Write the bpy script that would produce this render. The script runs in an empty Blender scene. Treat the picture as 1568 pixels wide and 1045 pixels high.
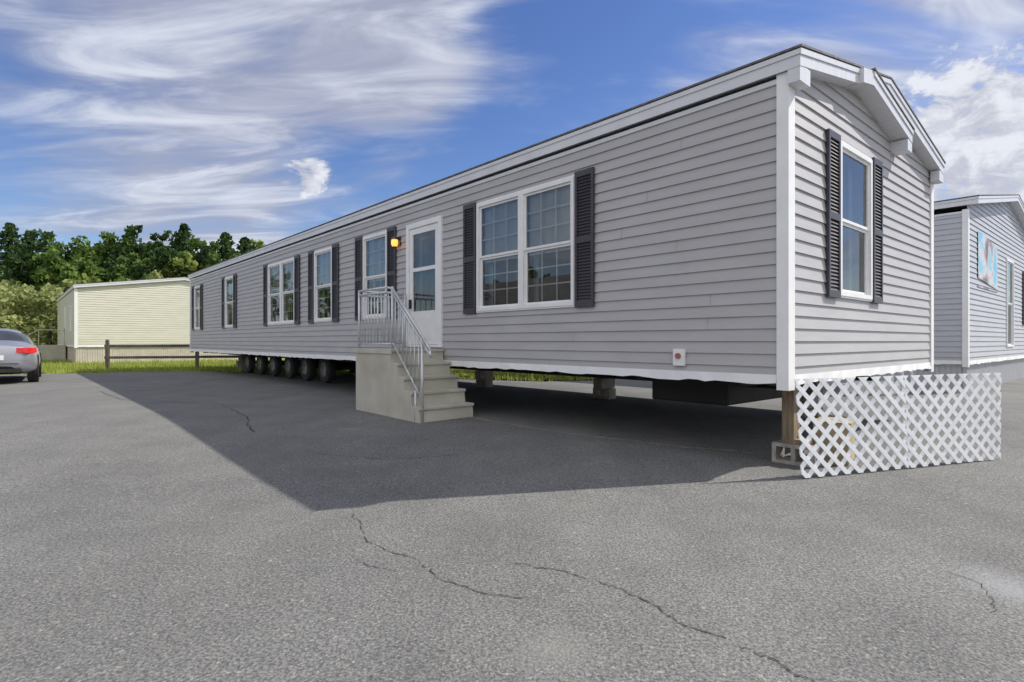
import bpy, bmesh, math, random
import numpy as np
from mathutils import Vector, Matrix
random.seed(7); rng=np.random.default_rng(7)
scene=bpy.context.scene
D=bpy.data
# ------------------------------------------------------------------ helpers
def link(o,parent=None):
    scene.collection.objects.link(o)
    if parent is not None: o.parent=parent
    return o
def empty(name,loc=(0,0,0),rz=0,parent=None):
    e=D.objects.new(name,None); e.location=loc; e.rotation_euler=(0,0,rz); e.empty_display_size=.3
    return link(e,parent)
class MB:
    def __init__(s): s.v=[]; s.f=[]; s.m=[]
    def poly(s,pts,mi=0):
        b=len(s.v); s.v+=[tuple(p) for p in pts]; s.f.append(tuple(range(b,b+len(pts)))); s.m.append(mi)
    def hexa(s,p,mi=0):
        b=len(s.v); s.v+=[tuple(q) for q in p]
        for f in ((0,3,2,1),(4,5,6,7),(0,1,5,4),(1,2,6,5),(2,3,7,6),(3,0,4,7)):
            s.f.append(tuple(b+i for i in f)); s.m.append(mi)
    def box(s,x0,x1,y0,y1,z0,z1,T=None,mi=0):
        T=T or (lambda a,b,c:(a,b,c))
        s.hexa([T(x0,y0,z0),T(x1,y0,z0),T(x1,y1,z0),T(x0,y1,z0),T(x0,y0,z1),T(x1,y0,z1),T(x1,y1,z1),T(x0,y1,z1)],mi)
    def tube(s,p,q,r,n=8,r2=None,mi=0):
        p=Vector(p);q=Vector(q); d=(q-p).normalized(); r2=r if r2 is None else r2
        a=d.orthogonal().normalized(); b=d.cross(a); base=len(s.v)
        for c,rr in ((p,r),(q,r2)):
            for i in range(n):
                t=2*math.pi*i/n; s.v.append(tuple(c+a*math.cos(t)*rr+b*math.sin(t)*rr))
        for i in range(n):
            j=(i+1)%n; s.f.append((base+i,base+j,base+n+j,base+n+i)); s.m.append(mi)
        s.f.append(tuple(base+i for i in range(n))[::-1]); s.m.append(mi)
        s.f.append(tuple(base+n+i for i in range(n))); s.m.append(mi)
    def lathe(s,prof,c,axis,n=28,mi=0):
        c=Vector(c); ax=Vector(axis).normalized(); a=ax.orthogonal().normalized(); b=ax.cross(a); base=len(s.v)
        for r,x in prof:
            for i in range(n):
                t=2*math.pi*i/n; s.v.append(tuple(c+ax*x+a*math.cos(t)*r+b*math.sin(t)*r))
        for k in range(len(prof)-1):
            for i in range(n):
                j=(i+1)%n; s.f.append((base+k*n+i,base+k*n+j,base+(k+1)*n+j,base+(k+1)*n+i)); s.m.append(mi)
    def obj(s,name,mats,parent=None,smooth=False,bevel=0,recalc=True):
        me=D.meshes.new(name); me.from_pydata(s.v,[],s.f)
        mats=mats if isinstance(mats,(list,tuple)) else [mats]
        for m in mats: me.materials.append(m)
        me.polygons.foreach_set('material_index',s.m)
        if recalc:
            bm=bmesh.new(); bm.from_mesh(me); bmesh.ops.recalc_face_normals(bm,faces=bm.faces); bm.to_mesh(me); bm.free()
        if smooth: me.polygons.foreach_set('use_smooth',[True]*len(me.polygons))
        me.update()
        o=D.objects.new(name,me); link(o,parent)
        if bevel:
            md=o.modifiers.new('b','BEVEL'); md.width=bevel; md.segments=2; md.limit_method='ANGLE'
        return o
def nn(nt,t,**k):
    n=nt.nodes.new(t)
    for a,b in k.items(): setattr(n,a,b)
    return n
def mat(name,c,rough=.6,nscale=0,amt=.15,bump=0,bscale=None,metal=0,c2=None,spec=.5,stretch=None,detail=6,trans=0):
    m=D.materials.new(name); m.use_nodes=True; nt=m.node_tree; b=nt.nodes['Principled BSDF']
    b.inputs['Base Color'].default_value=(*c,1); b.inputs['Roughness'].default_value=rough; b.inputs['Metallic'].default_value=metal
    b.inputs['Specular IOR Level'].default_value=spec
    tc=nn(nt,'ShaderNodeTexCoord'); src=tc.outputs['Object']
    if stretch:
        mp=nn(nt,'ShaderNodeMapping'); mp.inputs['Scale'].default_value=stretch; nt.links.new(src,mp.inputs[0]); src=mp.outputs[0]
    if nscale:
        n=nn(nt,'ShaderNodeTexNoise'); n.inputs['Scale'].default_value=nscale; n.inputs['Detail'].default_value=detail
        nt.links.new(src,n.inputs['Vector'])
        r=nn(nt,'ShaderNodeValToRGB'); r.color_ramp.elements[0].position=.3; r.color_ramp.elements[1].position=.7
        d=c2 if c2 else tuple(x*(1-amt) for x in c); u=tuple(min(1,x*(1+amt)) for x in c) if not c2 else c
        r.color_ramp.elements[0].color=(*d,1); r.color_ramp.elements[1].color=(*u,1)
        nt.links.new(n.outputs['Fac'],r.inputs[0]); nt.links.new(r.outputs[0],b.inputs['Base Color'])
    if trans:
        tr=nn(nt,'ShaderNodeBsdfTranslucent'); mx=nn(nt,'ShaderNodeMixShader'); mx.inputs[0].default_value=trans
        if nscale: nt.links.new(r.outputs[0],tr.inputs[0])
        nt.links.new(b.outputs[0],mx.inputs[1]); nt.links.new(tr.outputs[0],mx.inputs[2]); nt.links.new(mx.outputs[0],nt.nodes['Material Output'].inputs[0])
    if bump:
        n2=nn(nt,'ShaderNodeTexNoise'); n2.inputs['Scale'].default_value=bscale or nscale*3 or 20; n2.inputs['Detail'].default_value=4
        nt.links.new(src,n2.inputs['Vector'])
        bp=nn(nt,'ShaderNodeBump'); bp.inputs['Strength'].default_value=bump; bp.inputs['Distance'].default_value=.01
        nt.links.new(n2.outputs['Fac'],bp.inputs['Height']); nt.links.new(bp.outputs[0],b.inputs['Normal'])
    return m
# ------------------------------------------------------------------ materials
M={}
def siding_mat(name,c):
    return mat(name,c,.5,nscale=1.6,amt=.05,bump=.35,bscale=3,stretch=(1,1,4),detail=3)
M['siding']=siding_mat('vinyl_siding_grey',(.42,.41,.42))
M['siding2']=siding_mat('vinyl_siding_lightgrey',(.44,.45,.49))
M['cream']=siding_mat('vinyl_siding_cream',(.60,.585,.49))
M['redsiding']=siding_mat('siding_red',(.36,.11,.10))
M['trim']=mat('white_trim',(.78,.78,.79),.45,nscale=4,amt=.05,detail=3)
M['fascia']=mat('fascia_metal',(.64,.65,.69),.4,nscale=3,amt=.06,stretch=(6,1,1),detail=3)
M['shingle']=mat('roof_shingle',(.14,.13,.13),.9,nscale=12,amt=.4,bump=.5)
M['shutter']=mat('shutter_vinyl',(.05,.045,.055),.45,nscale=3,amt=.15,detail=3)
M['interior']=mat('interior_dark',(.16,.16,.15),.8,nscale=3,amt=.4)
M['blind']=mat('window_blind',(.80,.86,.93),.6,nscale=5,amt=.05,trans=.3)
M['curtain']=mat('curtain',(.40,.44,.46),.8,nscale=3,amt=.3,stretch=(8,8,.4))
M['steel']=mat('chassis_steel',(.02,.02,.02),.6,nscale=5,amt=.5)
M['belly']=mat('belly_wrap',(.015,.015,.017),.7,nscale=2,amt=.4,bump=.5)
M['rubber']=mat('tyre_rubber',(.035,.035,.035),.8,nscale=10,amt=.3)
M['rim']=mat('rim_grey',(.30,.30,.31),.5,nscale=6,amt=.4)
M['concrete']=mat('stair_concrete',(.55,.53,.46),.85,nscale=2.2,c2=(.41,.39,.32),bump=.5,bscale=60,detail=10)
M['block']=mat('cinder_block',(.36,.34,.31),.95,nscale=14,amt=.25,bump=.7,bscale=90)
M['wood']=mat('pier_timber',(.26,.20,.135),.85,nscale=3,amt=.4,stretch=(8,8,1))
M['fencewood']=mat('weathered_rail',(.12,.10,.085),.9,nscale=4,amt=.4)
M['alu']=mat('rail_aluminium',(.62,.63,.65),.38,metal=.4,nscale=8,amt=.08)
M['lattice']=mat('lattice_vinyl',(.82,.84,.87),.4,nscale=6,amt=.04)
M['skirt']=mat('skirting_grey',(.46,.47,.50),.55,nscale=3,amt=.06)
M['skirtcream']=mat('skirting_tan',(.55,.50,.42),.6,nscale=3,amt=.08)
M['black']=mat('black_plastic',(.015,.015,.016),.4,nscale=6,amt=.3)
M['brass']=mat('lamp_metal',(.10,.08,.05),.35,metal=.8,nscale=6,amt=.2)
M['bark']=mat('bark',(.09,.07,.05),.95,nscale=6,amt=.35)
M['crack']=mat('crack_filler',(.05,.048,.046),.95,nscale=30,amt=.4)
M['dirt']=mat('dirt_line',(.27,.25,.22),.95,nscale=8,amt=.2)
def emis(name,c,s):
    m=D.materials.new(name); m.use_nodes=True; b=m.node_tree.nodes['Principled BSDF']
    b.inputs['Base Color'].default_value=(*c,1); b.inputs['Emission Color'].default_value=(*c,1); b.inputs['Emission Strength'].default_value=s
    return m
M['bulb']=emis('lamp_glow',(1,.42,.08),1.6)
def glassmat(name='window_glass',ior=1.9,tint=(.88,.92,.92)):
    m=D.materials.new(name); m.use_nodes=True; nt=m.node_tree; nt.nodes.clear()
    o=nn(nt,'ShaderNodeOutputMaterial'); mx=nn(nt,'ShaderNodeMixShader'); g=nn(nt,'ShaderNodeBsdfGlossy'); t=nn(nt,'ShaderNodeBsdfTransparent'); f=nn(nt,'ShaderNodeFresnel')
    f.inputs[0].default_value=ior; g.inputs['Roughness'].default_value=.01; g.inputs['Color'].default_value=(.9,.93,.95,1); t.inputs[0].default_value=(*tint,1)
    n=nn(nt,'ShaderNodeTexNoise'); n.inputs['Scale'].default_value=1.3; n.inputs['Detail'].default_value=1; tc=nn(nt,'ShaderNodeTexCoord'); nt.links.new(tc.outputs['Object'],n.inputs['Vector'])
    bp=nn(nt,'ShaderNodeBump'); bp.inputs['Strength'].default_value=.12; bp.inputs['Distance'].default_value=.03; nt.links.new(n.outputs['Fac'],bp.inputs['Height']); nt.links.new(bp.outputs[0],g.inputs['Normal'])
    nt.links.new(f.outputs[0],mx.inputs[0]); nt.links.new(t.outputs[0],mx.inputs[1]); nt.links.new(g.outputs[0],mx.inputs[2]); nt.links.new(mx.outputs[0],o.inputs[0])
    return m
M['glass']=glassmat(ior=1.9)
# asphalt
def asphalt():
    m=D.materials.new('asphalt'); m.use_nodes=True; nt=m.node_tree; b=nt.nodes['Principled BSDF']; L=nt.links.new
    tc=nn(nt,'ShaderNodeTexCoord'); P=tc.outputs['Object']
    def noise(s,d=5,r=.55,vec=P):
        n=nn(nt,'ShaderNodeTexNoise'); n.inputs['Scale'].default_value=s; n.inputs['Detail'].default_value=d; n.inputs['Roughness'].default_value=r; L(vec,n.inputs['Vector']); return n.outputs['Fac']
    def ramp(x,p0,p1,c0,c1):
        r=nn(nt,'ShaderNodeValToRGB'); r.color_ramp.elements[0].position=p0; r.color_ramp.elements[1].position=p1
        r.color_ramp.elements[0].color=(*c0,1); r.color_ramp.elements[1].color=(*c1,1); L(x,r.inputs[0]); return r.outputs[0]
    def mul(a,c):
        x=nn(nt,'ShaderNodeMix',data_type='RGBA',blend_type='MULTIPLY'); x.inputs[0].default_value=1; L(a,x.inputs[6]); L(c,x.inputs[7]); return x.outputs[2]
    def mixc(f,a,c,fac=1):
        x=nn(nt,'ShaderNodeMix',data_type='RGBA'); L(f,x.inputs[0]); L(a,x.inputs[6]); x.inputs[7].default_value=(*c,1); return x.outputs[2]
    fine=noise(65,3,.78); mid=noise(1.6,5,.65)
    base=ramp(noise(.35,4,.6),.3,.72,(.172,.172,.171),(.212,.210,.202))
    speck=ramp(fine,.36,.66,(.52,.52,.53),(1.55,1.54,1.50))
    c=mul(base,speck)
    vor=nn(nt,'ShaderNodeTexVoronoi'); vor.inputs['Scale'].default_value=80; L(P,vor.inputs['Vector'])
    c=mul(c,ramp(vor.outputs['Distance'],.0,.5,(1.3,1.3,1.28),(.82,.82,.83)))
    c=mul(c,ramp(mid,.35,.65,(.90,.90,.90),(1.08,1.08,1.07)))
    mpn=nn(nt,'ShaderNodeMapping'); mpn.inputs['Rotation'].default_value=(0,0,-.72); mpn.inputs['Scale'].default_value=(1.3,.12,1); L(P,mpn.inputs[0])
    c=mul(c,ramp(noise(1.1,3,.5,mpn.outputs[0]),.35,.65,(.92,.92,.92),(1.06,1.06,1.06)))
    sp2=noise(30,2,.5); c=mixc(ramp(sp2,.68,.73,(0,0,0),(.5,.5,.5)),c,(.42,.40,.36))
    def spot(x,y,r,col,s=1.0,sy=1.0):
        vm=nn(nt,'ShaderNodeVectorMath',operation='SUBTRACT'); L(P,vm.inputs[0]); vm.inputs[1].default_value=(x,y,0)
        v2=nn(nt,'ShaderNodeVectorMath',operation='MULTIPLY'); L(vm.outputs[0],v2.inputs[0]); v2.inputs[1].default_value=(1,sy,0)
        ln=nn(nt,'ShaderNodeVectorMath',operation='LENGTH'); L(v2.outputs[0],ln.inputs[0])
        ad=nn(nt,'ShaderNodeMath',operation='MULTIPLY_ADD'); L(mid,ad.inputs[0]); ad.inputs[1].default_value=r*1.6; L(ln.outputs['Value'],ad.inputs[2])
        mr=nn(nt,'ShaderNodeMapRange'); L(ad.outputs[0],mr.inputs[0]); mr.inputs[1].default_value=r*.9; mr.inputs[2].default_value=r*1.8; mr.inputs[3].default_value=s; mr.inputs[4].default_value=0
        nonlocal c
        c=mixc(mr.outputs[0],c,col)
    spot(2.4,2.75,.26,(.36,.36,.38),.5,.8)
    spot(-2.05,7.3,.25,(.27,.25,.21),.6,2)
    spot(-1.6,1.95,.05,(.32,.27,.2),.6)
    spot(.15,2.2,.22,(.27,.26,.24),.4,1)
    spot(-3.6,4.4,.5,(.15,.15,.15),.3,2)
    L(c,b.inputs['Base Color']); b.inputs['Roughness'].default_value=.9; b.inputs['Specular IOR Level'].default_value=.3
    add=nn(nt,'ShaderNodeMath',operation='SUBTRACT'); L(fine,add.inputs[0]); L(vor.outputs['Distance'],add.inputs[1])
    bp=nn(nt,'ShaderNodeBump'); bp.inputs['Strength'].default_value=.5; bp.inputs['Distance'].default_value=.005; L(add.outputs[0],bp.inputs['Height']); L(bp.outputs[0],b.inputs['Normal'])
    return m
M['asphalt']=asphalt()
M['grass']=mat('grass_ground',(.26,.29,.065),.95,nscale=.5,c2=(.17,.21,.045),bump=.8,bscale=12,detail=8)
def leafmat(name,c,c2,sc=.35):
    return mat(name,c,.7,nscale=sc,c2=c2,detail=2,spec=.2,trans=.35)
M['leaf1']=leafmat('foliage_green',(.17,.27,.06),(.06,.105,.025))
M['leaf2']=leafmat('foliage_yellowgreen',(.30,.36,.09),(.13,.17,.04))
M['leaf3']=leafmat('foliage_dark',(.075,.14,.04),(.03,.055,.02))
M['leaf4']=leafmat('foliage_bush',(.36,.39,.15),(.19,.23,.08))
M['blade']=leafmat('grass_blade',(.38,.41,.09),(.23,.29,.06),.8)
# ------------------------------------------------------------------ frame of the lot
A=math.atan2(.6596,.7517)
C=Vector((2.41,5.01,0)); W=Vector((math.cos(A),math.sin(A),0)); Lg=Vector((-math.sin(A),math.cos(A),0))
def wl(w,l,z=0): return C+W*w+Lg*l+Vector((0,0,z))
def g(y):
    t=min(1,max(0,(9-y)/5)); return -.09*t*t*(3-2*t)
def sheet(name,pts,dz,mt):
    bm=bmesh.new(); vs=[bm.verts.new((x,y,0)) for x,y in pts]; bm.faces.new(vs)
    bmesh.ops.triangulate(bm,faces=bm.faces[:])
    for i in range(25):
        y=3.6+i*.25
        bmesh.ops.bisect_plane(bm,geom=bm.verts[:]+bm.edges[:]+bm.faces[:],plane_co=(0,y,0),plane_no=(0,1,0))
    for v in bm.verts: v.co.z=g(v.co.y)+dz
    bmesh.ops.recalc_face_normals(bm,faces=bm.faces)
    me=D.meshes.new(name); bm.to_mesh(me); bm.free(); me.materials.append(mt)
    return link(D.objects.new(name,me))
sheet('ground',[(-900,-900),(900,-900),(900,900),(-900,900)],-.012,M['grass'])
sheet('asphalt_lot',[(-160,-90),(300,-90),(300,200),(30,200),(3.4,17.5),(2.4,15.9),(.8,15.5),(-3,17),(-7.5,19),(-11.4,20.9),(-13,20.4),(-16.8,18.4),(-24,17.2),(-160,14)],0,M['asphalt'])
def crack(name,pts,w,m,dz=.004,jit=.02,sub=10,gap=.05):
    mb=MB(); P=[]; ox=oy=0
    for a,b in zip(pts,pts[1:]):
        for k in range(sub):
            t=k/sub; ox=ox*.6+random.uniform(-jit,jit)*.7; oy=oy*.6+random.uniform(-jit,jit)*.7
            P.append((a[0]*(1-t)+b[0]*t+ox,a[1]*(1-t)+b[1]*t+oy))
    P.append(pts[-1])
    Lf=[];Rt=[]
    for i,p in enumerate(P):
        q=P[min(i+1,len(P)-1)]; o=P[max(i-1,0)]; d=Vector((q[0]-o[0],q[1]-o[1])).normalized(); ww=w*random.uniform(.2,1.2)*.5
        Lf.append((p[0]-d.y*ww,p[1]+d.x*ww)); Rt.append((p[0]+d.y*ww,p[1]-d.x*ww))
    for i in range(len(P)-1):
        if random.random()<gap: continue
        mb.poly([(x,y,g(y)+dz) for x,y in (Lf[i],Rt[i],Rt[i+1],Lf[i+1])])
    return mb
cr1=[(-1.1,3.95),(-1.01,3.77),(-.85,3.38),(-.67,3.2),(-.49,3.085),(-.383,2.88),(-.216,2.74),(.05,2.64)]
cr2=[(.0,3.05),(.2,2.98),(.35,2.89),(.52,2.74),(.657,2.54),(.748,2.37),(.887,2.24),(.982,2.115),(1.047,2.0),(1.1,1.85),(1.3,1.5)]
cracks=MB()
for nm,pts,w in (('a',cr1,.007),('a2',cr2,.008),('b',[(-.9,3.15),(-.75,3.02),(-.6,2.95)],.005),
      ('e',[(2.25,2.95),(2.3,2.8),(2.2,2.6),(2.1,2.5)],.005),('f',[(-9,12.5),(-7.2,10.6),(-5,9.9),(-3.9,8.3),(-3.2,7.1)],.022),('h',[(-2.1,5.9),(-1.2,5.6),(-.4,5.9)],.01)):
    c_=crack(nm,pts,w,None,jit=.016 if w<.02 else .06); o_=len(cracks.v); cracks.v+=c_.v; cracks.f+=[tuple(i+o_ for i in f) for f in c_.f]; cracks.m+=c_.m
cracks.obj('pavement_crack',M['crack'],recalc=False)
dl=crack('x',[(-.75,8.4),(.3,7.3),(1.2,6.6),(1.9,6.2),(2.5,5.9)],.06,None,jit=.03)
dl.obj('dirt_line',M['dirt'],recalc=False)
# ------------------------------------------------------------------ building kit
def siding(mb,T,u0,u1,z0,z1,holes=(),course=.1143,proud=.017,clip=None):
    z=z0
    while z<z1-1e-4:
        zb=min(z+course,z1)
        cuts=sorted({z,zb}|{h for H in holes for h in H[2:4] if z<h<zb})
        for a,b in zip(cuts,cuts[1:]):
            na=proud*(1-(a-z)/course)+.002; nb=proud*(1-(b-z)/course)+.002; m_=(a+b)/2
            segs=[(u0,u1)]
            for H in holes:
                if H[2]<=m_<=H[3]:
                    ns=[]
                    for s0,s1 in segs:
                        if H[1]<=s0 or H[0]>=s1: ns.append((s0,s1)); continue
                        if H[0]>s0: ns.append((s0,H[0]))
                        if H[1]<s1: ns.append((H[1],s1))
                    segs=ns
            for s0,s1 in segs:
                if clip:
                    ca=clip(a);cb=clip(b)
                    if ca is None: continue
                    cb=cb or ((ca[0]+ca[1])/2,)*2
                    mb.poly([T(max(s0,ca[0]),na,a),T(min(s1,ca[1]),na,a),T(min(s1,cb[1]),nb,b),T(max(s0,cb[0]),nb,b)])
                else:
                    mb.poly([T(s0,na,a),T(s1,na,a),T(s1,nb,b),T(s0,nb,b)])
                if a==z and not clip: mb.poly([T(s0,.002,z),T(s1,.002,z),T(s1,na,z),T(s0,na,z)])
                if a==z and clip:
                    ca=clip(a); mb.poly([T(max(s0,ca[0]),.002,z),T(min(s1,ca[1]),.002,z),T(min(s1,ca[1]),na,z),T(max(s0,ca[0]),na,z)])
        z=zb
def gpoly(mb,T,a,b,n,c,d):
    pts=[Vector(T(a,n,c)),Vector(T(b,n,c)),Vector(T(b,n,d)),Vector(T(a,n,d))]
    out=Vector(T(a,n+1,c))-pts[0]
    if (pts[1]-pts[0]).cross(pts[2]-pts[1]).dot(out)<0: pts=pts[::-1]
    mb.poly(pts)
def shutter(mb,T,u0,u1,z0,z1):
    n0,n1=.021,.050; f=.035
    mb.box(u0,u0+f,n0,n1,z0,z1,T); mb.box(u1-f,u1,n0,n1,z0,z1,T)
    zm=z0+(z1-z0)*.47
    for a in (z0,zm,z1-.07): mb.box(u0+f,u1-f,n0,n1,a,a+.07,T)
    mb.box(u0+f,u1-f,n0,n0+.004,z0+.07,z1-.07,T)
    for a,b in ((z0+.07,zm),(zm+.07,z1-.07)):
        n=int((b-a)/.036)
        for i in range(n):
            z=a+(b-a)*i/n; 
            mb.poly([T(u0+f,n0+.024,z),T(u1-f,n0+.024,z),T(u1-f,n0+.006,z+.03),T(u0+f,n0+.006,z+.03)])
            mb.poly([T(u0+f,n0+.024,z),T(u1-f,n0+.024,z),T(u1-f,n0+.006,z+.003),T(u0+f,n0+.006,z+.003)])
def window(k,T,u0,u1,z0,z1,double=False,sl=True,sr=True,sw=.29,blind=.5,grid=True):
    t=k['trim']; f=.045
    t.box(u0,u0+f,-.05,.04,z0,z1,T); t.box(u1-f,u1,-.05,.04,z0,z1,T)
    t.box(u0+f,u1-f,-.05,.04,z0,z0+f,T); t.box(u0+f,u1-f,-.05,.04,z1-f,z1,T)
    t.box(u0-.02,u1+.02,.0,.030,z0-.02,z0-.001,T); t.box(u0-.02,u1+.02,.0,.030,z1+.001,z1+.02,T)
    t.box(u0-.02,u0-.001,.0,.030,z0-.001,z1+.001,T); t.box(u1+.001,u1+.02,.0,.030,z0-.001,z1+.001,T)
    secs=[(u0+f,u1-f)]
    if double:
        um=(u0+u1)/2; t.box(um-.05,um+.05,-.05,.038,z0+f,z1-f,T); t.box(um-.006,um+.006,.038,.041,z0+f,z1-f,T); secs=[(u0+f,um-.05),(um+.05,u1-f)]
    zm=(z0+z1)/2-.01
    for a,b in secs:
        for (c,d,n0) in ((z0+f,zm,-.035),(zm,z1-f,-.015)):
            s=.03
            t.box(a,a+s,n0,n0+.03,c,d,T); t.box(b-s,b,n0,n0+.03,c,d,T); t.box(a+s,b-s,n0,n0+.029,c,c+s,T); t.box(a+s,b-s,n0,n0+.029,d-s,d,T)
            gpoly(k['glass'],T,a+s,b-s,n0+.015,c+s,d-s)
            if grid:
                for i in (1,2):
                    x=a+s+(b-a-2*s)*i/3; t.box(x-.009,x+.009,n0+.006,n0+.011,c+s,d-s,T)
                    z=c+s+(d-c-2*s)*i/3; t.box(a+s,b-s,n0+.004,n0+.0055,z-.009,z+.009,T)
        zb=z1-f-(z1-z0)*blind; z=zb
        if blind>0:
            while z<z1-f-.01:
                k['blind'].poly([T(a+.005,-.070,z),T(b-.005,-.070,z),T(b-.005,-.060,z+.023),T(a+.005,-.060,z+.023)]); z+=.026
            k['blind'].box(a+.005,b-.005,-.075,-.058,zb-.03,zb-.005,T)
        for (p,q) in ((a,a+.1),(b-.1,b)):
            k['curtain'].box(p,q,-.16,-.15,z0+.02,z1-.03,T)
    i_=k['interior']; d=-.9; a,b,c,e=u0+.01,u1-.01,z0+.01,z1-.01
    i_.poly([T(a,d,c),T(b,d,c),T(b,d,e),T(a,d,e)])
    i_.poly([T(a,d,c),T(b,d,c),T(b,-.05,c),T(a,-.05,c)]); i_.poly([T(a,d,e),T(b,d,e),T(b,-.05,e),T(a,-.05,e)])
    i_.poly([T(a,d,c),T(a,d,e),T(a,-.05,e),T(a,-.05,c)]); i_.poly([T(b,d,c),T(b,d,e),T(b,-.05,e),T(b,-.05,c)])
    if sl: shutter(k['shutter'],T,u0-.025-sw,u0-.025,z0-.03,z1+.04)
    if sr: shutter(k['shutter'],T,u1+.025,u1+.025+sw,z0-.03,z1+.04)
def door(k,T,u0,u1,z0,z1):
    t=k['trim']; f=.085
    t.box(u0,u0+f,-.05,.045,z0,z1,T); t.box(u1-f,u1,-.05,.045,z0,z1,T); t.box(u0+f,u1-f,-.05,.045,z1-f,z1,T); t.box(u0+f,u1-f,-.05,.06,z0,z0+.04,T)
    a,b,c,d=u0+f+.006,u1-f-.006,z0+.045,z1-f-.006; s=.10
    zl=c+.55; zm=(zl+d)/2
    t.box(a,a+s,-.01,.028,c,d,T); t.box(b-s,b,-.01,.028,c,d,T)
    t.box(a+s,b-s,-.01,.026,c,zl,T); t.box(a+s,b-s,-.01,.026,d-s,d,T); t.box(a+s,b-s,-.01,.026,zm-.03,zm+.03,T)
    t.box(a+s+.06,b-s-.06,.026,.034,c+.09,zl-.09,T)
    for p,q in ((zl,zm-.03),(zm+.03,d-s)): gpoly(k['glass'],T,a+s,b-s,.01,p,q)
    k['curtain'].box(a,b,-.16,-.12,c,d,T); gpoly(k['glass'],T,a+s+.06,b-s-.06,-.118,zl-.05,d-s-.08); k['interior'].box(a+s+.05,b-s-.05,-.1198,-.1195,zl-.06,d-s-.07,T)
    k['black'].box(b-.07,b-.035,.028,.07,zl+.05,zl+.2,T)
def home(name,org,Wd,Ln,z0,z1,ez,pz,sid,lw=(),ew=(),dr=None,ov=.14,ev=.06,skirt=None,overlay=True,zg=0):
    root=empty(name,org,A)
    k={n:MB() for n in ('trim','glass','blind','curtain','interior','shutter','black')}
    s=MB()
    TL=lambda u,n,z:(-n,u,z); TR=lambda u,n,z:(Wd+n,u,z); TE=lambda u,n,z:(u,-n,z); TF=lambda u,n,z:(u,Ln+n,z)
    hl=[(a+.005,b-.005,c+.005,d-.005) for a,b,c,d,*_ in lw]+([(dr[0]+.01,dr[1]-.01,dr[2]+.01,dr[3]-.01)] if dr else [])
    he=[(a+.005,b-.005,c+.005,d-.005) for a,b,c,d,*_ in ew]
    siding(s,TL,.0,Ln,z0,z1,hl); siding(s,TR,0,Ln,z0,z1)
    th=.15; sl=(pz-ez)/(Wd/2+ev)
    def clip(z):
        zt=ez+ev*sl-th
        if z<=zt: return (0,Wd)
        d=(z-zt)/sl
        if d>Wd/2: return None
        return (d,Wd-d)
    siding(s,TE,0,Wd,z0,pz-th,he,clip=clip); siding(s,TF,0,Wd,z0,pz-th,clip=clip)
    s.obj('siding',sid,root,recalc=False)
    t=k['trim']; zb=z0-.09
    for (x0,x1,y0,y1) in ((-.03,.10,-.03,-.0),(-.03,-.0,0,.075),(Wd-.10,Wd+.03,-.03,0),(Wd,Wd+.03,0,.075),(-.03,.0,Ln-.08,Ln),(-.03,.1,Ln,Ln+.03),(Wd,Wd+.03,Ln-.08,Ln),(Wd-.1,Wd+.03,Ln,Ln+.03)):
        t.box(x0,x1,y0,y1,zb,z1+.03)
    fz=MB(); sh=MB()
    def prism(mb,pa,pb,y0,y1,top,th):
        (xa,za),(xb,zb_)=pa,pb
        mb.hexa([(xa,y0,za-th+top),(xb,y0,zb_-th+top),(xb,y1,zb_-th+top),(xa,y1,za-th+top),(xa,y0,za+top),(xb,y0,zb_+top),(xb,y1,zb_+top),(xa,y1,za+top)])
    prism(fz,(-ev,ez),(Wd/2,pz),-ov,Ln+ov,0,th); prism(fz,(Wd/2,pz),(Wd+ev,ez),-ov,Ln+ov,0,th)
    prism(sh,(-ev-.02,ez),(Wd/2,pz),-ov-.02,Ln+ov+.02,.022,.019); prism(sh,(Wd/2,pz),(Wd+ev+.02,ez),-ov-.02,Ln+ov+.02,.022,.019)
    prism(fz,(-ev-.012,ez-.012*sl),(Wd/2,pz),-ov-.012,-ov-.001,-.004,.05); prism(fz,(Wd/2,pz),(Wd+ev+.012,ez),-ov-.012,-ov-.001,-.004,.05)
    fz.box(-ev-.012,-ev-.001,-ov,Ln+ov,ez-.05,ez-.006)
    fz.box(-.022,-.003,.075,Ln-.08,z1-.045,z1-.001)
    if overlay:
        ax=Wd*.35; az=ez+(ax+ev)*sl; bx=Wd*.645; bz=az-(bx-ax)*sl*1.08
        prism(fz,(ax-.3,az-.3*sl),(ax,az),-ov-.05,-.004,-.006,.15); prism(fz,(ax,az),(bx,bz),-ov-.05,-.004,-.006,.15)
        prism(fz,(ax,az),(bx,bz),-ov-.062,-ov-.051,-.01,.05)
        prism(sh,(ax-.02,az),(bx+.02,bz),-ov-.07,-.004,.016,.018)
        fz.box(bx-.17,bx+.0,-ov-.045,-.005,bz-.27,bz-.14)
        fz.box(-ev+.004,.16,-ov+.004,-.032,ez-.27,ez-.13)
        fz.box(Wd-.16,Wd+ev-.004,-ov+.004,-.032,ez-.27,ez-.13)
    fz.obj('fascia',M['fascia'],root); sh.obj('roof',M['shingle'],root)
    bs=MB(); 
    for T,Lx in ((TL,Ln),(TE,Wd)):
        u=.08; pn=.024;pz_=z0-.03
        while u<Lx-.1:
            v=min(u+random.uniform(.06,.2),Lx-.08); q=.022+random.uniform(0,.014); qz=z0-.03-random.uniform(0,.022)
            bs.poly([T(u,pn,pz_),T(v,q,qz),T(v,.021,z0+.045),T(u,.021,z0+.045)]); u=v;pn=q;pz_=qz
    bs.obj('bottom_strip',M['trim'],root,recalc=False)
    for (a,b,c,d,dbl,l_,r_) in lw: window(k,TL,a,b,c,d,dbl,l_,r_)
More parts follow.
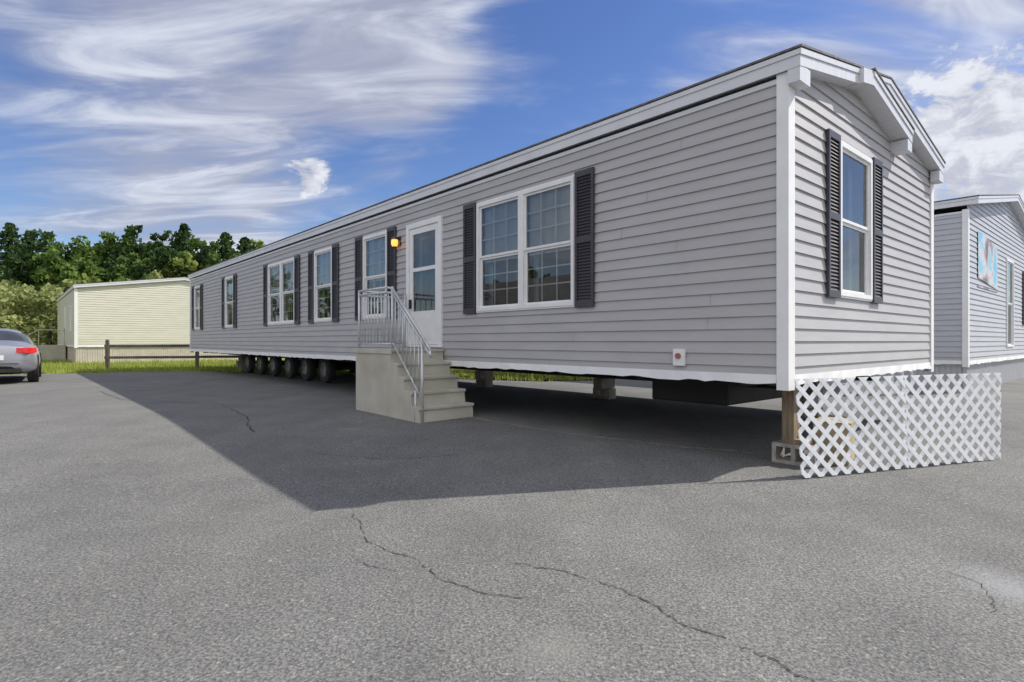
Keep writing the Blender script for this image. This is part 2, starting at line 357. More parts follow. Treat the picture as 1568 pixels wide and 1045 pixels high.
    for (a,b,c,d,dbl,l_,r_) in ew: window(k,TE,a,b,c,d,dbl,l_,r_,blind=0.0,grid=False,sw=.3)
    if dr: door(k,TL,*dr)
    k['trim'].obj('window_and_corner_trim',M['trim'],root)
    if k['glass'].v: k['glass'].obj('window_glass',M['glass'],root,recalc=False)
    for n,mm in (('blind','blind'),('curtain','curtain'),('interior','interior'),('shutter','shutter'),('black','black')):
        if k[n].v: k[n].obj({'blind':'window_blinds','curtain':'curtains','interior':'room_interior','shutter':'shutters','black':'door_handle'}[n],M[mm],root)
    b=MB(); b.box(.02,Wd-.02,.02,Ln-.02,z0-.02,z0+.03); b.obj('belly',M['belly'],root)
    if skirt:
        sk=MB(); 
        for T,Lx in ((TL,Ln),(TE,Wd),(TR,Ln),(TF,Wd)):
            sk.box(0,Lx,-.06,-.05,zg-.02,z0-.02,T)
            u=0
            while u<Lx: sk.box(u,min(u+.05,Lx),-.05,-.035,zg-.02,z0-.021,T); u+=.1
            sk.box(0,Lx,-.05,-.02,z0-.08,z0-.03,T)
        sk.obj('skirting',skirt,root)
    return root
Z0,Z1=.756,3.42
lw=[(2.49,4.39,1.53,3.08,True,True,True),(7.03,7.96,1.53,3.08,False,True,True),(9.37,10.31,1.53,3.08,False,True,True),
    (11.49,13.37,1.53,3.08,True,True,True),(16.48,17.39,1.53,3.08,False,True,True),(20.53,21.4,1.53,3.08,False,True,True)]
ew=[(1.165,2.12,1.56,3.12,False,True,True)]
main=home('mobile_home',C,4.72,22.1,Z0,Z1,3.60,4.06,M['siding'],lw,ew,(5.29,6.35,1.0,3.075))
u=MB(); TL=lambda a,n,z:(-n,a,z)
u.box(.985,1.115,.016,.05,.85,1.02,TL)
u.obj('outlet_box',M['trim'],main,bevel=.004)
u=MB(); u.lathe([(.0,.07),(.028,.07),(.03,.05)],(0,1.05,.95),(-1,0,0)); u.obj('outlet_cap',mat('outlet_cap',(.35,.12,.1),.5,nscale=5),main)
pl=MB(); pl.box(6.57,6.67,.019,.035,2.76,2.92,TL); pl.tube((-.03,6.62,2.9),(-.11,6.62,2.9),.012); pl.tube((-.11,6.62,2.9),(-.11,6.62,2.86),.055,12,.065); pl.tube((-.11,6.62,2.74),(-.11,6.62,2.72),.04,12)
pl.obj('porch_light_body',M['brass'],main)
pb=MB(); pb.lathe([(0,0),(.04,.0),(.058,.04),(.058,.1),(.05,.118)],(-.11,6.62,2.741),(0,0,1)); pb.obj('porch_light_globe',M['bulb'],main,smooth=True)
sm=MB(); 
for i in range(70):
    l=random.uniform(.3,21.8); c=random.randrange(0,22); z=Z0+c*.1143
    if any(a-.4<l<b+.4 and z+.12>z0_-.1 and z<z1_+.1 for a,b,z0_,z1_,*_ in lw) or 5.1<l<6.7: continue
    sm.poly([TL(l,.0205,z+.004),TL(l+.005,.0205,z+.004),TL(l+.005,.0050,z+.112),TL(l,.0050,z+.112)])
sm.obj('siding_seams',mat('seam_shadow',(.27,.26,.27),.6,nscale=5),main,recalc=False)
ch=MB(); BZ=.575
for w in (1.25,3.45):
    ch.box(w-.07,w+.07,.35,21.7,.715,.73); ch.box(w-.07,w+.07,.35,21.7,BZ,BZ+.015); ch.box(w-.008,w+.008,.35,21.7,BZ+.015,.715)
for i in range(18): ch.box(.25,4.45,.5+i*1.22,.56+i*1.22,.66,.735)
for i in range(9): 
    y=.5+i*2.44; ch.tube((1.25,y,BZ+.02),(.3,y,.72),.018,6); ch.tube((3.45,y,BZ+.02),(4.3,y,.72),.018,6)
ch.obj('chassis',M['steel'],main)
ft=MB(); ft.box(.85,2.35,1.0,2.0,.38,.70); ft.box(.8,2.4,.95,2.05,.66,.70); ft.obj('under_tank',M['belly'],main,bevel=.03)
wh=MB()
def wheel(mb,c,ax,r=.36,w=.2,s=1):
    mb.lathe([(r*.55,w*.5),(r*.8,w*.52),(r*.96,w*.42),(r,w*.25),(r,-w*.25),(r*.96,-w*.42),(r*.8,-w*.52),(r*.55,-w*.5)],c,ax,mi=0)
    mb.lathe([(r*.57,w*.5),(r*.55,w*.45),(r*.5,w*.2),(r*.3,w*.12),(r*.2,w*.3),(0,w*.32)],c,ax,mi=1)
    mb.lathe([(r*.57,-w*.5),(r*.55,-w*.3),(0,-w*.2)],c,ax,mi=1)
for l in (12.14,13.4,14.65,15.95,17.2,18.5):
    for w,s in ((1.05,-1),(3.65,1)): wheel(wh,(w,l,.37),(s,0,0))
    wh.tube((1.05,l,.37),(3.65,l,.37),.04,8)
wh.obj('axle_wheels',[M['rubber'],M['rim']],main,smooth=False)
def cinder(mb,x,y,z,rot=0):
    Tc=lambda a,b,c:(x+a*math.cos(rot)-b*math.sin(rot),y+a*math.sin(rot)+b*math.cos(rot),z+c)
    for a,b,c,d in ((-.2,.2,-.1,-.07),(-.2,.2,.07,.1),(-.2,-.165,-.07,.07),(.165,.2,-.07,.07),(-.018,.018,-.07,.07)): mb.box(a,b,c,d,0,.19,Tc)
def cinder_side(mb,x,y,z):
    for a,b,c,d in ((-.2,.2,0,.035),(-.2,.2,.16,.195),(-.2,-.16,.035,.16),(.16,.2,.035,.16),(-.02,.02,.035,.16)): mb.box(x-.1,x+.1,y+a,y+b,z+c,z+d)
def pier(w,l,name='support_pier',zg=0,big=False):
    r=empty(name,wl(w,l,zg),A)
    b=MB(); cinder_side(b,0,0,0); 
    if not big: cinder(b,0,0,.196,0)
    b.obj('cinder_blocks',M['block'],r)
    t=MB(); zt=BZ-.003-zg if not big else .72-zg; zb=.39 if not big else .196
    if big: t.box(-.08,.0,-.0,.10,zb,zt); t.box(.005,.09,.01,.15,zb,zt-.02); t.box(-.1,.1,-.12,-.005,zb,zb+.05)
    else: t.box(-.1,.1,-.2,.2,zb,zt-.09); t.box(-.09,.09,-.18,.19,zt-.088,zt-.04); t.box(-.06,.08,-.19,.18,zt-.038,zt)
    t.obj('timber_shims',M['wood'],r,bevel=.004); return r
pier(.54,.13,zg=-.075,big=True)
for w,l in ((3.45,4.9),(1.25,8.2),(3.45,8.6),(1.25,20.0),(3.45,20.5),(3.45,1.2),(3.45,10.8)): pier(w,l,zg=0 if l>4 else -.04)
cb=empty('cardboard_box',wl(.95,-.05,-.075),A+.2); q=MB(); q.box(-.2,.25,-.15,.15,0,.4); q.box(-.22,.0,-.17,.17,.4,.405); q.obj('carton',mat('cardboard',(.45,.36,.22),.9,nscale=4),cb)
# ------------------------------------------------------------------ concrete stairs
st=empty('concrete_stairs',C,A)
s=MB(); wo,wi=-.96,-.03; zt=.98; r=zt/5
prof=[(4.47,-.04)]; l=4.47
z=0
for i in range(5):
    z+=r; prof+= [(l+.02,z-.045),(l-.012,z-.04),(l-.012,z)] 
    if i<4: l+=.19 if i else .2; prof.append((l+.0,z))
prof+=[(6.38,zt),(6.38,zt-.06),(6.36,zt-.065),(6.36,-.04)]
n=len(prof); b0=len(s.v)
for w in (wo,wi):
    for (y,z) in prof: s.v.append((w,y,z))
for i in range(n):
    j=(i+1)%n; s.f.append((b0+i,b0+j,b0+n+j,b0+n+i)); s.m.append(0)
s.f.append(tuple(range(b0,b0+n))); s.m.append(0); s.f.append(tuple(range(b0+n,b0+2*n))[::-1]); s.m.append(0)
s.box(wo-.02,wo-.001,5.2,6.4,zt-.07,zt)
s.obj('stair_block',M['concrete'],st,bevel=.006)
rl=MB(); w=wo+.05
top=1.90; rr=.017
P=[(w,6.34,top),(w,5.45,top),(w,5.27,top-.03),(w,4.42,1.12),(w,4.28,.98),(w,4.26,.88)]
for off in (0,-.07):
    Q=[(a,b,c+off) for a,b,c in P[:-1 if off else None]]
    for a,b in zip(Q,Q[1:]): rl.tube(a,b,rr)
def topz(l):
    if l>=5.27: return top-.07
    return 1.05+(l-4.42)/(5.27-4.42)*(top-.03-1.12)
def botz(l): return 1.06 if l>=5.25 else .30+(l-4.47)/(.78)*.76
for l in (6.34,5.28): rl.tube((w,l,zt-.02),(w,l,topz(l)+.07),.02)
rl.tube((w,4.47,.0),(w,4.47,topz(4.47)+.05),.02)
rl.tube((w-.04,4.58,.0),(w-.04,4.58,.42),.014)
rl.tube((w,6.34,1.06),(w,5.25,1.06),.012); rl.tube((w,5.25,1.06),(w,4.47,.30),.012)
l=4.56
while l<6.3:
    rl.tube((w,l,botz(l)),(w,l,topz(l)),.009,6); l+=.105
rl.tube((w,6.34,top),(-.08,6.34,top),rr); rl.tube((w,6.34,top-.07),(-.08,6.34,top-.07),rr); rl.tube((w,6.34,1.06),(-.08,6.34,1.06),.012)
x=w+.1
while x<-.1: rl.tube((x,6.34,1.06),(x,6.34,top-.07),.009,6); x+=.11
rl.tube((-.08,6.34,zt-.02),(-.08,6.34,top),.02)
rl.obj('handrail',M['alu'],st,smooth=True)
# ------------------------------------------------------------------ lattice panel
def clip_poly(poly,Lx,H):
    def cl(p,f):
        out=[]
        for i in range(len(p)):
            a=p[i];b=p[(i+1)%len(p)]; fa,fb=f(a),f(b)
            if fa>=0: out.append(a)
            if (fa>=0)!=(fb>=0):
                t=fa/(fa-fb); out.append((a[0]+(b[0]-a[0])*t,a[1]+(b[1]-a[1])*t))
        return out
    for f in (lambda p:p[0],lambda p:Lx-p[0],lambda p:p[1],lambda p:H-p[1]):
        if len(poly)<3: return []
        poly=cl(poly,f)
    return poly
lat=empty('lattice_panel',(0,0,0))
lm=MB(); p0=Vector((2.47,4.88,0)); p1=Vector((4.80,5.62,0)); top0=Vector((2.44,4.93,0)); top1=Vector((4.83,5.66,0))
Lx=2.44; H=.845; sw=.041; sp=.104
def LT(x,n,z):
    t=x/Lx; a=p0.lerp(p1,t); b=top0.lerp(top1,t); q=a.lerp(b,z/H); d=(p1-p0).normalized(); nrm=Vector((d.y,-d.x,0))
    wob=.012*math.sin(x*3.1)*z
    zg=g(a.y)
    return tuple(q+nrm*(n+wob)+Vector((0,0,zg+.01+z)))
for half in (0,1):
    xo=half*1.22
    for dirn in (1,-1):
        c=-H-1.0
        while c<1.22+H+1:
            hw=sw/2*math.sqrt(2)
            if dirn>0: poly=[(c-hw,0),(c+hw,0),(c+hw+H,H),(c-hw+H,H)]
            else: poly=[(c-hw,0),(c+hw,0),(c+hw-H,H),(c-hw-H,H)]
            q=clip_poly(poly,1.225 if half==0 else 1.22,H)
            if len(q)>=3:
                n0=0 if dirn>0 else .0065; n0+=half*.0004
                fr=[LT(xo+a,n0+.006,b) for a,b in q]; bk=[LT(xo+a,n0,b) for a,b in q]
                lm.poly(fr); lm.poly(bk[::-1])
                for i in range(len(q)): j=(i+1)%len(q); lm.poly([fr[i],bk[i],bk[j],fr[j]])
            c+=sp*math.sqrt(2)
lm.box(1.205,1.245,-.008,-.001,0,H,LT)
lm.obj('lattice_strips',M['lattice'],lat,recalc=False)
# ------------------------------------------------------------------ neighbouring homes
h2=home('neighbor_mobile_home',(9.56,12.0,0),9.8,12,.64,3.84,4.10,4.95,M['siding2'],[],[(4.5,5.5,.95,3.25,False,False,False),(7.4,8.4,1.6,3.1,False,True,True)],None,skirt=M['skirt'],overlay=False,ov=.2)
bn=MB(); TE=lambda a,n,z:(a,-n,z); bn.poly([TE(.95,.03,2.50),TE(3.2,.03,2.35),TE(3.2,.03,3.40),TE(.95,.03,3.55)]); bn.box(.93,3.22,.02,.028,2.3,2.33,TE)
def bannermat():
    m=D.materials.new('banner_print'); m.use_nodes=True; nt=m.node_tree; b=nt.nodes['Principled BSDF']
    tc=nn(nt,'ShaderNodeTexCoord'); n=nn(nt,'ShaderNodeTexNoise'); n.inputs['Scale'].default_value=1.9; n.inputs['Detail'].default_value=5; nt.links.new(tc.outputs['Object'],n.inputs['Vector'])
    r=nn(nt,'ShaderNodeValToRGB'); e=r.color_ramp.elements; e[0].position=.35; e[0].color=(.10,.08,.10,1); e[1].position=.7; e[1].color=(.10,.45,.65,1)
    for p,c in ((.44,(.45,.32,.32)),(.50,(.6,.58,.6)),(.58,(.18,.50,.68))): x=e.new(p); x.color=(*c,1)
    nt.links.new(n.outputs['Fac'],r.inputs[0]); nt.links.new(r.outputs[0],b.inputs['Base Color']); b.inputs['Roughness'].default_value=.4; return m
bn.obj('banner',bannermat(),h2,recalc=False)
rm=MB()
for x in (-1.6,-.9,-.2): rm.box(x-.02,x+.02,.9,.94,0,.95)
rm.box(-1.6,-.2,.9,.93,.9,.95); rm.box(-1.6,-.2,.9,.93,.5,.53); rm.box(-1.6,-.05,.95,1.9,.0,.18); rm.obj('side_steps',M['trim'],h2)
lh=home('cream_house',(-21.05,27.5,0),9.3,13,.85,3.62,3.80,4.50,M['cream'],[(2.0,2.9,1.6,2.9,False,False,False)],[],(5.6,6.6,1.0,3.05),skirt=M['skirtcream'],overlay=False)
rs=MB()
for i in range(4): rs.box(-1.2-(3-i)*.3-.3 if i<3 else -1.2,-1.2-(3-i)*.3 if i<3 else -.05,5.4,6.8,0,.22*(i+1))
for a in (-2.1,-1.2,-.1): rs.tube((a,5.4,0.2),(a,5.4,1.1+(.6 if a>-2 else 0)),.025)
rs.tube((-2.1,5.4,1.1),(-1.2,5.4,1.7),.025); rs.tube((-1.2,5.4,1.7),(-.1,5.4,1.7),.025)
rs.obj('entry_steps',M['concrete'],lh)
home('red_house',wl(-26,20),6,13,.6,3.2,3.4,5.6,M['redsiding'],[],[],None,skirt=M['skirt'],overlay=False)
# ------------------------------------------------------------------ split rail fence
fe=empty('rail_fence',(-15.45,21.8,0),math.atan2(1.0,3.0))
f=MB()
for x in (0,3.05,6.1): f.box(x-.06,x+.06,-.05,.05,-.05,1.12); f.box(x-.05,x+.05,-.04,.04,1.12,1.15)
for a in (0,3.05):
    for z,d in ((.86,.01),(.42,-.01)):
        f.hexa([(a-.1,-.03,z),(a+3.15,-.03,z+d),(a+3.15,.03,z+d),(a-.1,.03,z),(a-.1,-.03,z+.1),(a+3.15,-.03,z+.1+d),(a+3.15,.03,z+.1+d),(a-.1,.03,z+.1)])
f.obj('posts_and_rails',M['fencewood'],fe,bevel=.012)
# ------------------------------------------------------------------ car
def car(loc,front):
    ang=math.atan2(front[1],front[0]); root=empty('parked_car',(*loc,0),ang)
    S=[(0.0,.60,.42,.60,.84,.60,.50,.95),(.10,.84,.30,.58,.90,.80,.62,1.02),(.45,.90,.24,.58,.93,.85,.66,1.05),(.85,.905,.22,.6,.95,.86,.66,1.09),(1.1,.91,.22,.6,.96,.86,.62,1.21),(1.6,.91,.22,.6,.97,.86,.57,1.39),(2.2,.91,.22,.6,.97,.86,.57,1.45),(2.75,.91,.22,.6,.96,.86,.56,1.42),(3.1,.91,.22,.6,.95,.86,.60,1.25),(3.5,.905,.22,.6,.93,.85,.66,1.02),(4.0,.89,.24,.58,.86,.82,.6,.93),(4.5,.82,.28,.5,.74,.72,.5,.80),(4.72,.55,.36,.48,.62,.5,.4,.68)]
    mb=MB(); R=[]
    for (x,hw,zb,zm,zl,hb,hr,zr) in S:
        half=[(0,zb),(hw*.85,zb),(hw,zb+.12),(hw*1.01,zm),(hb,zl),(hr,zr),(0,zr+.025)]
        ring=half+[(-y,z) for y,z in half[1:-1]][::-1]
        b=len(mb.v); mb.v+=[(x,y,z) for y,z in ring]; R.append(b)
    n=12
    for i in range(len(S)-1):
        for j in range(n):
            k=(j+1)%n; x=S[i][0]; mi=0
            if j in (4,7) and .85<=x<3.5 : mi=1
            if j in (5,6) and (.85<=x<1.6 or 2.75<=x<3.5): mi=1
            if j in (0,11): mi=2
            mb.f.append((R[i]+j,R[i]+k,R[i+1]+k,R[i+1]+j)); mb.m.append(mi)
    mb.f.append(tuple(R[0]+j for j in range(n))); mb.m.append(0); mb.f.append(tuple(R[-1]+j for j in range(n))[::-1]); mb.m.append(0)
    paint=mat('car_paint_silver',(.42,.43,.48),.28,metal=.7,nscale=2,amt=.05); cg=mat('car_glass',(.02,.025,.03),.05,nscale=2,amt=.3)
    o=mb.obj('body',[paint,cg,M['black']],root,smooth=True); md=o.modifiers.new('s','SUBSURF'); md.levels=2; md.render_levels=2
    w=MB()
    for x in (.98,3.75):
        for y,s_ in ((.80,1),(-.80,-1)): wheel(w,(x,y,.33),(0,s_,0),r=.33,w=.22)
    w.obj('wheels',[M['rubber'],mat('alloy',(.5,.5,.52),.3,metal=.8,nscale=4)],root)
    a=MB()
    for x in (.98,3.75):
        for y in (.87,-.87): a.lathe([(.39,-.04),(.39,.05 ),(.33,.05)],(x,y,.35),(0,1 if y>0 else -1,0))
    a.obj('wheel_arches',M['black'],root)
    t=MB()
    for s_ in (1,-1):
        t.hexa([(.0,s_*.50,.80),(.02,s_*.74,.78),(.10,s_*.72,.78),(.10,s_*.50,.80),(.03,s_*.50,.93),(.05,s_*.72,.93),(.10,s_*.70,.93),(.10,s_*.5,.93)])
        t.hexa([(.02,s_*.74,.78),(.34,s_*.905,.80),(.34,s_*.80,.80),(.10,s_*.72,.78),(.05,s_*.72,.93),(.40,s_*.885,.93),(.4,s_*.78,.93),(.10,s_*.70,.93)])
    t.obj('tail_lights',mat('tail_light',(.60,.015,.015),.2,nscale=3,amt=.3),root,bevel=.01)
    p=MB(); p.box(-.01,.04,-.26,.26,.62,.74); p.obj('licence_plate',M['trim'],root)
    e=MB(); e.box(.0,.12,-.6,.6,.30,.40); e.box(-.004,.03,-.55,.55,.52,.535); e.obj('rear_valance',M['black'],root,bevel=.01)
    return root
car((-12.95,14.15),(-.62,.78))
# ------------------------------------------------------------------ vegetation
def leafquads(P,size):
    n=len(P); a=rng.normal(size=(n,3)); a/=np.linalg.norm(a,axis=1)[:,None]; b=rng.normal(size=(n,3)); b-=(b*a).sum(1)[:,None]*a; b/=np.linalg.norm(b,axis=1)[:,None]
    s=size*rng.uniform(.6,1.4,size=(n,1)); a=a*s; b=b*s*.7
    return np.stack([P-a,P-b,P+a,P+b],axis=1).reshape(-1,3)
def decid(x,y,h,r,n,z=0,low=.25):
    zc=z+h*(low+(1-low)/2); rz=h*(1-low)/2
    nc=max(10,int(n/45)); d=rng.normal(size=(nc,3)); d/=np.linalg.norm(d,axis=1)[:,None]; rad=rng.uniform(.35,1,size=(nc,1))**.5*rng.uniform(.8,1.12,size=(nc,1))
    cc=d*rad*np.array([r,r,rz])+np.array([x,y,zc]); cr_=rng.uniform(.14,.26,size=nc)*r
    idx=rng.integers(0,nc,size=n); o=rng.normal(size=(n,3)); o/=np.linalg.norm(o,axis=1)[:,None]
    return cc[idx]+o*cr_[idx][:,None]*rng.uniform(.5,1.1,size=(n,1))*np.array([1,1,.8])
def conif(x,y,h,r,n,z=0):
    t=rng.uniform(0,1,size=n)**.8; lay=np.floor(t*16)/16; t2=lay+rng.uniform(0,.05,size=n); fr=1-t2
    ang=rng.uniform(0,2*np.pi,size=n); arm=np.round(ang/(2*np.pi)*9+lay*5)/9*2*np.pi+rng.normal(size=n)*.16; rad=rng.uniform(.15,1,size=n)*r*np.maximum(fr**.6,.06)*(.85+.3*np.sin(arm*3+lay*20))
    zz=z+h*.08+t2*h*.92-rad*.25*fr
    return np.stack([x+rad*np.cos(arm),y+rad*np.sin(arm),zz],1)
def treemesh(name,specs,leafsize,root=None):
    V=[];mi=[];tr=MB()
    for (kind,x,y,h,r,n,m) in specs:
        P=decid(x,y,h,r,n) if kind=='d' else conif(x,y,h,r,n)
        if kind=='b': P=decid(x,y,h,r,n,low=0)
        V.append(leafquads(P,leafsize*(.8 if kind=='c' else 1))); mi+= [m]*n
        tr.tube((x,y,-.2),(x+.2,y,h*.75 if kind!='c' else h*.97),.22,7,.05)
        if kind=='d':
            for _ in range(5):
                a=random.uniform(0,6.28); z=h*random.uniform(.3,.5); tr.tube((x,y,z),(x+math.cos(a)*r*.7,y+math.sin(a)*r*.7,z+h*.25),.09,5,.03)
    V=np.concatenate(V); nq=len(V)//4; base=len(V)
    F=np.arange(nq*4).reshape(-1,4)
    me=D.meshes.new(name); verts=V.tolist()+[tuple(v) for v in tr.v]; faces=F.tolist()+[tuple(i+base for i in f) for f in tr.f]
    me.from_pydata(verts,[],faces)
    for k_ in ('leaf1','leaf2','leaf3','leaf4','bark'): me.materials.append(M[k_])
    me.polygons.foreach_set('material_index',mi+[4]*len(tr.f)); me.update()
    return link(D.objects.new(name,me))
sp=[]
def Zt(v,Y): return 1.1+(522-v)/874*Y
skyl=[(-140,348),(-90,344),(-40,350),(15,340),(45,352),(75,358),(105,368),(135,362),(165,352),(200,347),(225,352),(250,356),(282,341),(310,364),(345,355),(375,362),(398,370)]
for uu,v in skyl:
    Y=78+random.uniform(-3,3); X=(uu-784)/874*Y; c=uu in (15,282,345,45,200,-90,375)
    sp.append(('c' if c else 'd',X,Y,Zt(v,Y),4.4 if c else 3.8,3000 if c else 2600,2 if c else random.choice((0,0,0,1,2))))
for i in range(17):
    uu=-150+i*36+random.uniform(-8,8); Y=70+random.uniform(-2,2); X=(uu-784)/874*Y
    if uu<412: sp.append(('c' if i%4==1 else 'd',X,Y,Zt(random.uniform(374,400),Y),3.3,2200,2 if i%4==1 else random.choice((0,1,0,2))))
for i in range(16):
    uu=-150+i*38+random.uniform(-8,8); Y=60+random.uniform(-3,3); X=(uu-784)/874*Y
    sp.append(('b',X,Y,Zt(random.uniform(415,445),Y),3.4,1800,random.choice((1,0,1,3))))
for i in range(11):
    Y=82+random.uniform(-4,4); X=-36+i*6+random.uniform(-2,2); sp.append(('d',X,Y,random.uniform(8.5,11),4,900,random.choice((0,1,2))))
for i in range(10):
    Y=75+random.uniform(-8,4); X=-92-i*7; sp.append(('d',X,Y,random.uniform(13,17),4.5,900,random.choice((0,1,2))))
treemesh('distant_treeline',sp,.31)
sp=[('b',-32.5,40,4.8,3.4,4200,3),('b',-38,41,5.4,3.6,4200,3),('b',-43,43,5,3.5,2500,1),('b',-29.2,42,3.6,2.2,2500,3)]
treemesh('willow_bushes',sp,.17)
sp=[]
for i in range(22):
    p=wl(-58+random.uniform(-4,4),-25+i*5); sp.append(('d',p.x,p.y,random.uniform(9,13),4.5,800,random.choice((0,1,2))))
treemesh('roadside_treeline',sp,.5)
n=70000; gx=rng.uniform(-26,-6,size=n); gy=18+rng.uniform(0,1,size=n)**1.3*14
edge=np.interp(gx,[-26,-24,-16.8,-13,-11.4,-7.5,-3],[17.1,17.2,18.4,20.4,20.9,19,17])+rng.normal(size=n)*.08
k_=gy>edge; gx=gx[k_];gy=gy[k_]
m2=12000; hx=rng.uniform(-7,3.2,size=m2); hy=15.3+rng.uniform(0,8,size=m2); e2=np.interp(hx,[-7.5,-3,.8,2.4,3.4],[19,17,15.5,15.9,17.5]); kk=hy>e2; gx=np.concatenate([gx,hx[kk]]); gy=np.concatenate([gy,hy[kk]])
n=len(gx); hh=rng.uniform(.03,.10,size=n)*(1+rng.random(n)**6*2); an=rng.uniform(0,6.28,size=n); ww=.018
B=np.stack([gx,gy,np.full(n,-.012)],1); dx=np.stack([np.cos(an)*ww,np.sin(an)*ww,np.zeros(n)],1); tp=B+np.stack([rng.normal(size=n)*.03,rng.normal(size=n)*.03,hh],1)
V=np.stack([B-dx,B+dx,tp],1).reshape(-1,3); me=D.meshes.new('grass'); me.from_pydata(V.tolist(),[],np.arange(3*n).reshape(-1,3).tolist()); me.materials.append(M['blade']); link(D.objects.new('grass',me))
# ------------------------------------------------------------------ sun + sky
S=Vector((1.035,.230,1)).normalized()
sun=D.lights.new('sun','SUN'); sun.energy=5.0; sun.angle=math.radians(.55); sun.color=(1,.95,.86)
so=D.objects.new('sun',sun); so.rotation_euler=(-S).to_track_quat('-Z','Y').to_euler(); so.location=(20,5,25); link(so)
wd=D.worlds.new('World'); scene.world=wd; wd.use_nodes=True; nt=wd.node_tree; nt.nodes.clear(); L=nt.links.new
out=nn(nt,'ShaderNodeOutputWorld'); bg=nn(nt,'ShaderNodeBackground'); bg.inputs[1].default_value=.145; L(bg.outputs[0],out.inputs[0])
sk=nn(nt,'ShaderNodeTexSky',sky_type='NISHITA'); sk.sun_disc=False; sk.sun_elevation=math.asin(S.z); sk.sun_rotation=math.atan2(S.x,S.y); sk.air_density=1.0; sk.dust_density=.4; sk.ozone_density=3
tc=nn(nt,'ShaderNodeTexCoord'); Dv=tc.outputs['Generated']
def mth(op,a,b=None,c=None,clamp=False):
    n=nn(nt,'ShaderNodeMath',operation=op); n.use_clamp=clamp
    for i,x in enumerate((a,b,c)):
        if x is None: continue
        if isinstance(x,(int,float)): n.inputs[i].default_value=x
        else: L(x,n.inputs[i])
    return n.outputs[0]
sep=nn(nt,'ShaderNodeSeparateXYZ'); L(Dv,sep.inputs[0]); dx_,dy_,dz_=sep.outputs
den=mth('ADD',mth('MAXIMUM',dz_,0.0),.20)
cmb=nn(nt,'ShaderNodeCombineXYZ'); L(mth('DIVIDE',dx_,den),cmb.inputs[0]); L(mth('DIVIDE',dy_,den),cmb.inputs[1])
def noise(vec,s,d,r=.55,dist=0):
    n=nn(nt,'ShaderNodeTexNoise'); n.inputs['Scale'].default_value=s; n.inputs['Detail'].default_value=d; n.inputs['Roughness'].default_value=r; n.inputs['Distortion'].default_value=dist; L(vec,n.inputs['Vector']); return n.outputs['Fac']
def mapping(vec,rot,scale,loc=(0,0,0)):
    m=nn(nt,'ShaderNodeMapping'); m.inputs['Rotation'].default_value=rot; m.inputs['Scale'].default_value=scale; m.inputs['Location'].default_value=loc; L(vec,m.inputs[0]); return m.outputs[0]
def smooth(x,a,b,lo=0,hi=1,t='SMOOTHSTEP'):
    n=nn(nt,'ShaderNodeMapRange',interpolation_type=t); L(x,n.inputs[0]); n.inputs[1].default_value=a; n.inputs[2].default_value=b; n.inputs[3].default_value=lo; n.inputs[4].default_value=hi; return n.outputs[0]
def ddot(v):
    v=Vector(v).normalized(); n=nn(nt,'ShaderNodeVectorMath',operation='DOT_PRODUCT'); L(Dv,n.inputs[0]); n.inputs[1].default_value=v; return n.outputs['Value']
def pix(u,v): return (u-784,874,522-v)
st1=mapping(cmb.outputs[0],(0,0,math.radians(52)),(.55,1.15,1),(2.3,.4,0))
n1=noise(st1,1.7,6,.54,.8)
n2=noise(mapping(cmb.outputs[0],(0,0,math.radians(70)),(.6,1.9,1),(5,2,0)),2.8,5,.58,.9)
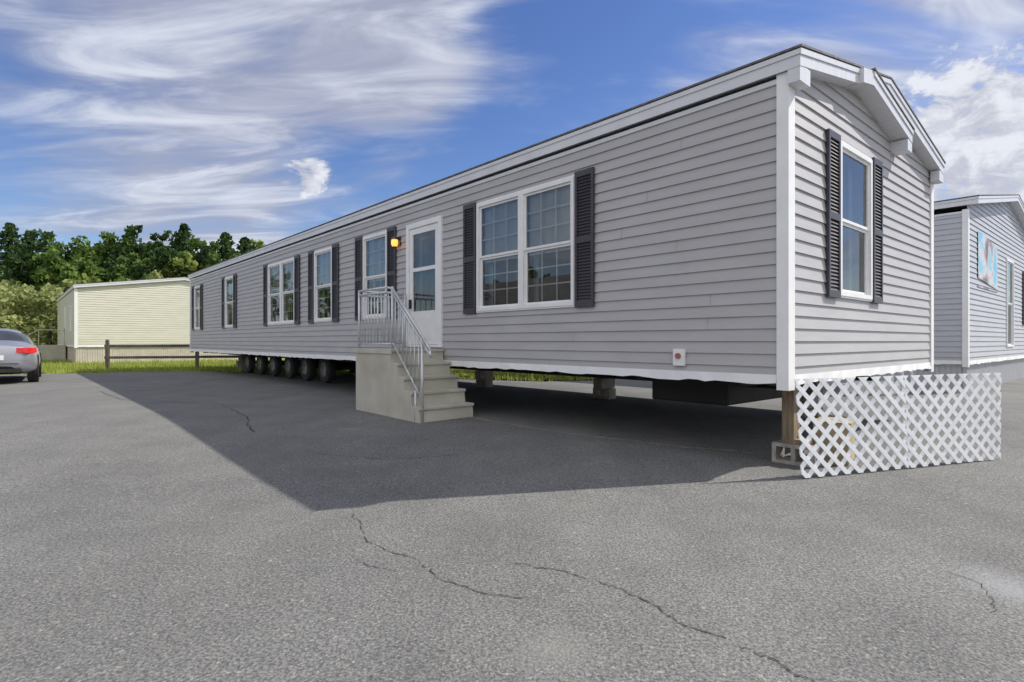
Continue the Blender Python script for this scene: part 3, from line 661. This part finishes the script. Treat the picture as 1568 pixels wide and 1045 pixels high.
terms=[(mth('MULTIPLY',n1,.90),1),(mth('MULTIPLY',n2,.32),1),
 (smooth(ddot(pix(60,-80)),.76,.985,0,.17),1),(smooth(ddot(pix(600,-260)),.88,.99,0,.08),1),(smooth(ddot(pix(1350,-250)),.88,.99,0,.08),1),
 (smooth(dy_,.35,-.35,0,.36),1),(smooth(ddot(pix(880,200)),.95,.999,0,.12),-1),(smooth(ddot(pix(560,300)),.985,.9999,0,.12),-1),(smooth(ddot(pix(60,345)),.985,1.0,0,.13),-1),  # dy_ term thickens the unseen clouds behind the camera, added for fill light
 (smooth(ddot(pix(300,310)),.97,1.0,0,.13),1),(smooth(ddot(pix(600,90)),.985,1.0,0,.15),1),(smooth(ddot(pix(1420,170)),.97,1.0,0,.12),1)]
d=None
for x,s_ in terms: d=x if d is None else mth('ADD' if s_>0 else 'SUBTRACT',d,x)
cir=smooth(d,.54,.92,0,.84)
cn=noise(mapping(Dv,(0,0,0),(1,1,1.7)),15,7,.62,.3)
def puff(u,v,r0,r1): return smooth(mth('ADD',smooth(ddot(pix(u,v)),r0,r1,0,.62,'LINEAR'),cn),.86,1.04)
cum=mth('MAXIMUM',puff(1515,232,.980,.9985),puff(470,268,.9978,1.0))
tot=mth('MAXIMUM',cir,cum,clamp=True)
cc=nn(nt,'ShaderNodeMix',data_type='RGBA'); L(mth('MAXIMUM',mth('MULTIPLY',cum,smooth(cn,.40,.60,.35,1)),smooth(n2,.40,.72)),cc.inputs[0]); cc.inputs[6].default_value=(2.9,3.05,3.8,1); cc.inputs[7].default_value=(5.6,5.8,6.3,1)
back_fill=nn(nt,'ShaderNodeMix',data_type='RGBA'); L(smooth(dy_,.3,-.5,0,1),back_fill.inputs[0]); L(cc.outputs[2],back_fill.inputs[6]); back_fill.inputs[7].default_value=(8.0,8.0,8.1,1)  # clouds brightened behind the camera, added out of view as fill light
hs=nn(nt,'ShaderNodeHueSaturation'); hs.inputs['Saturation'].default_value=1.18; hs.inputs['Hue'].default_value=.515; hs.inputs['Value'].default_value=.92; L(sk.outputs[0],hs.inputs['Color'])
mx=nn(nt,'ShaderNodeMix',data_type='RGBA'); L(tot,mx.inputs[0]); L(hs.outputs[0],mx.inputs[6]); L(back_fill.outputs[2],mx.inputs[7]); L(mx.outputs[2],bg.inputs[0])
wd.cycles.sampling_method='MANUAL'; wd.cycles.sample_map_resolution=512
# ------------------------------------------------------------------ camera
cam=D.cameras.new('camera'); cam.lens=20.07; cam.sensor_width=36; cam.clip_end=3000; cam.clip_start=.05
co=D.objects.new('camera',cam); co.location=(0,0,1.10); co.rotation_euler=(math.radians(90),0,0); link(co); scene.camera=co
scene.view_settings.view_transform='Standard'; scene.view_settings.look='None'; scene.view_settings.exposure=0
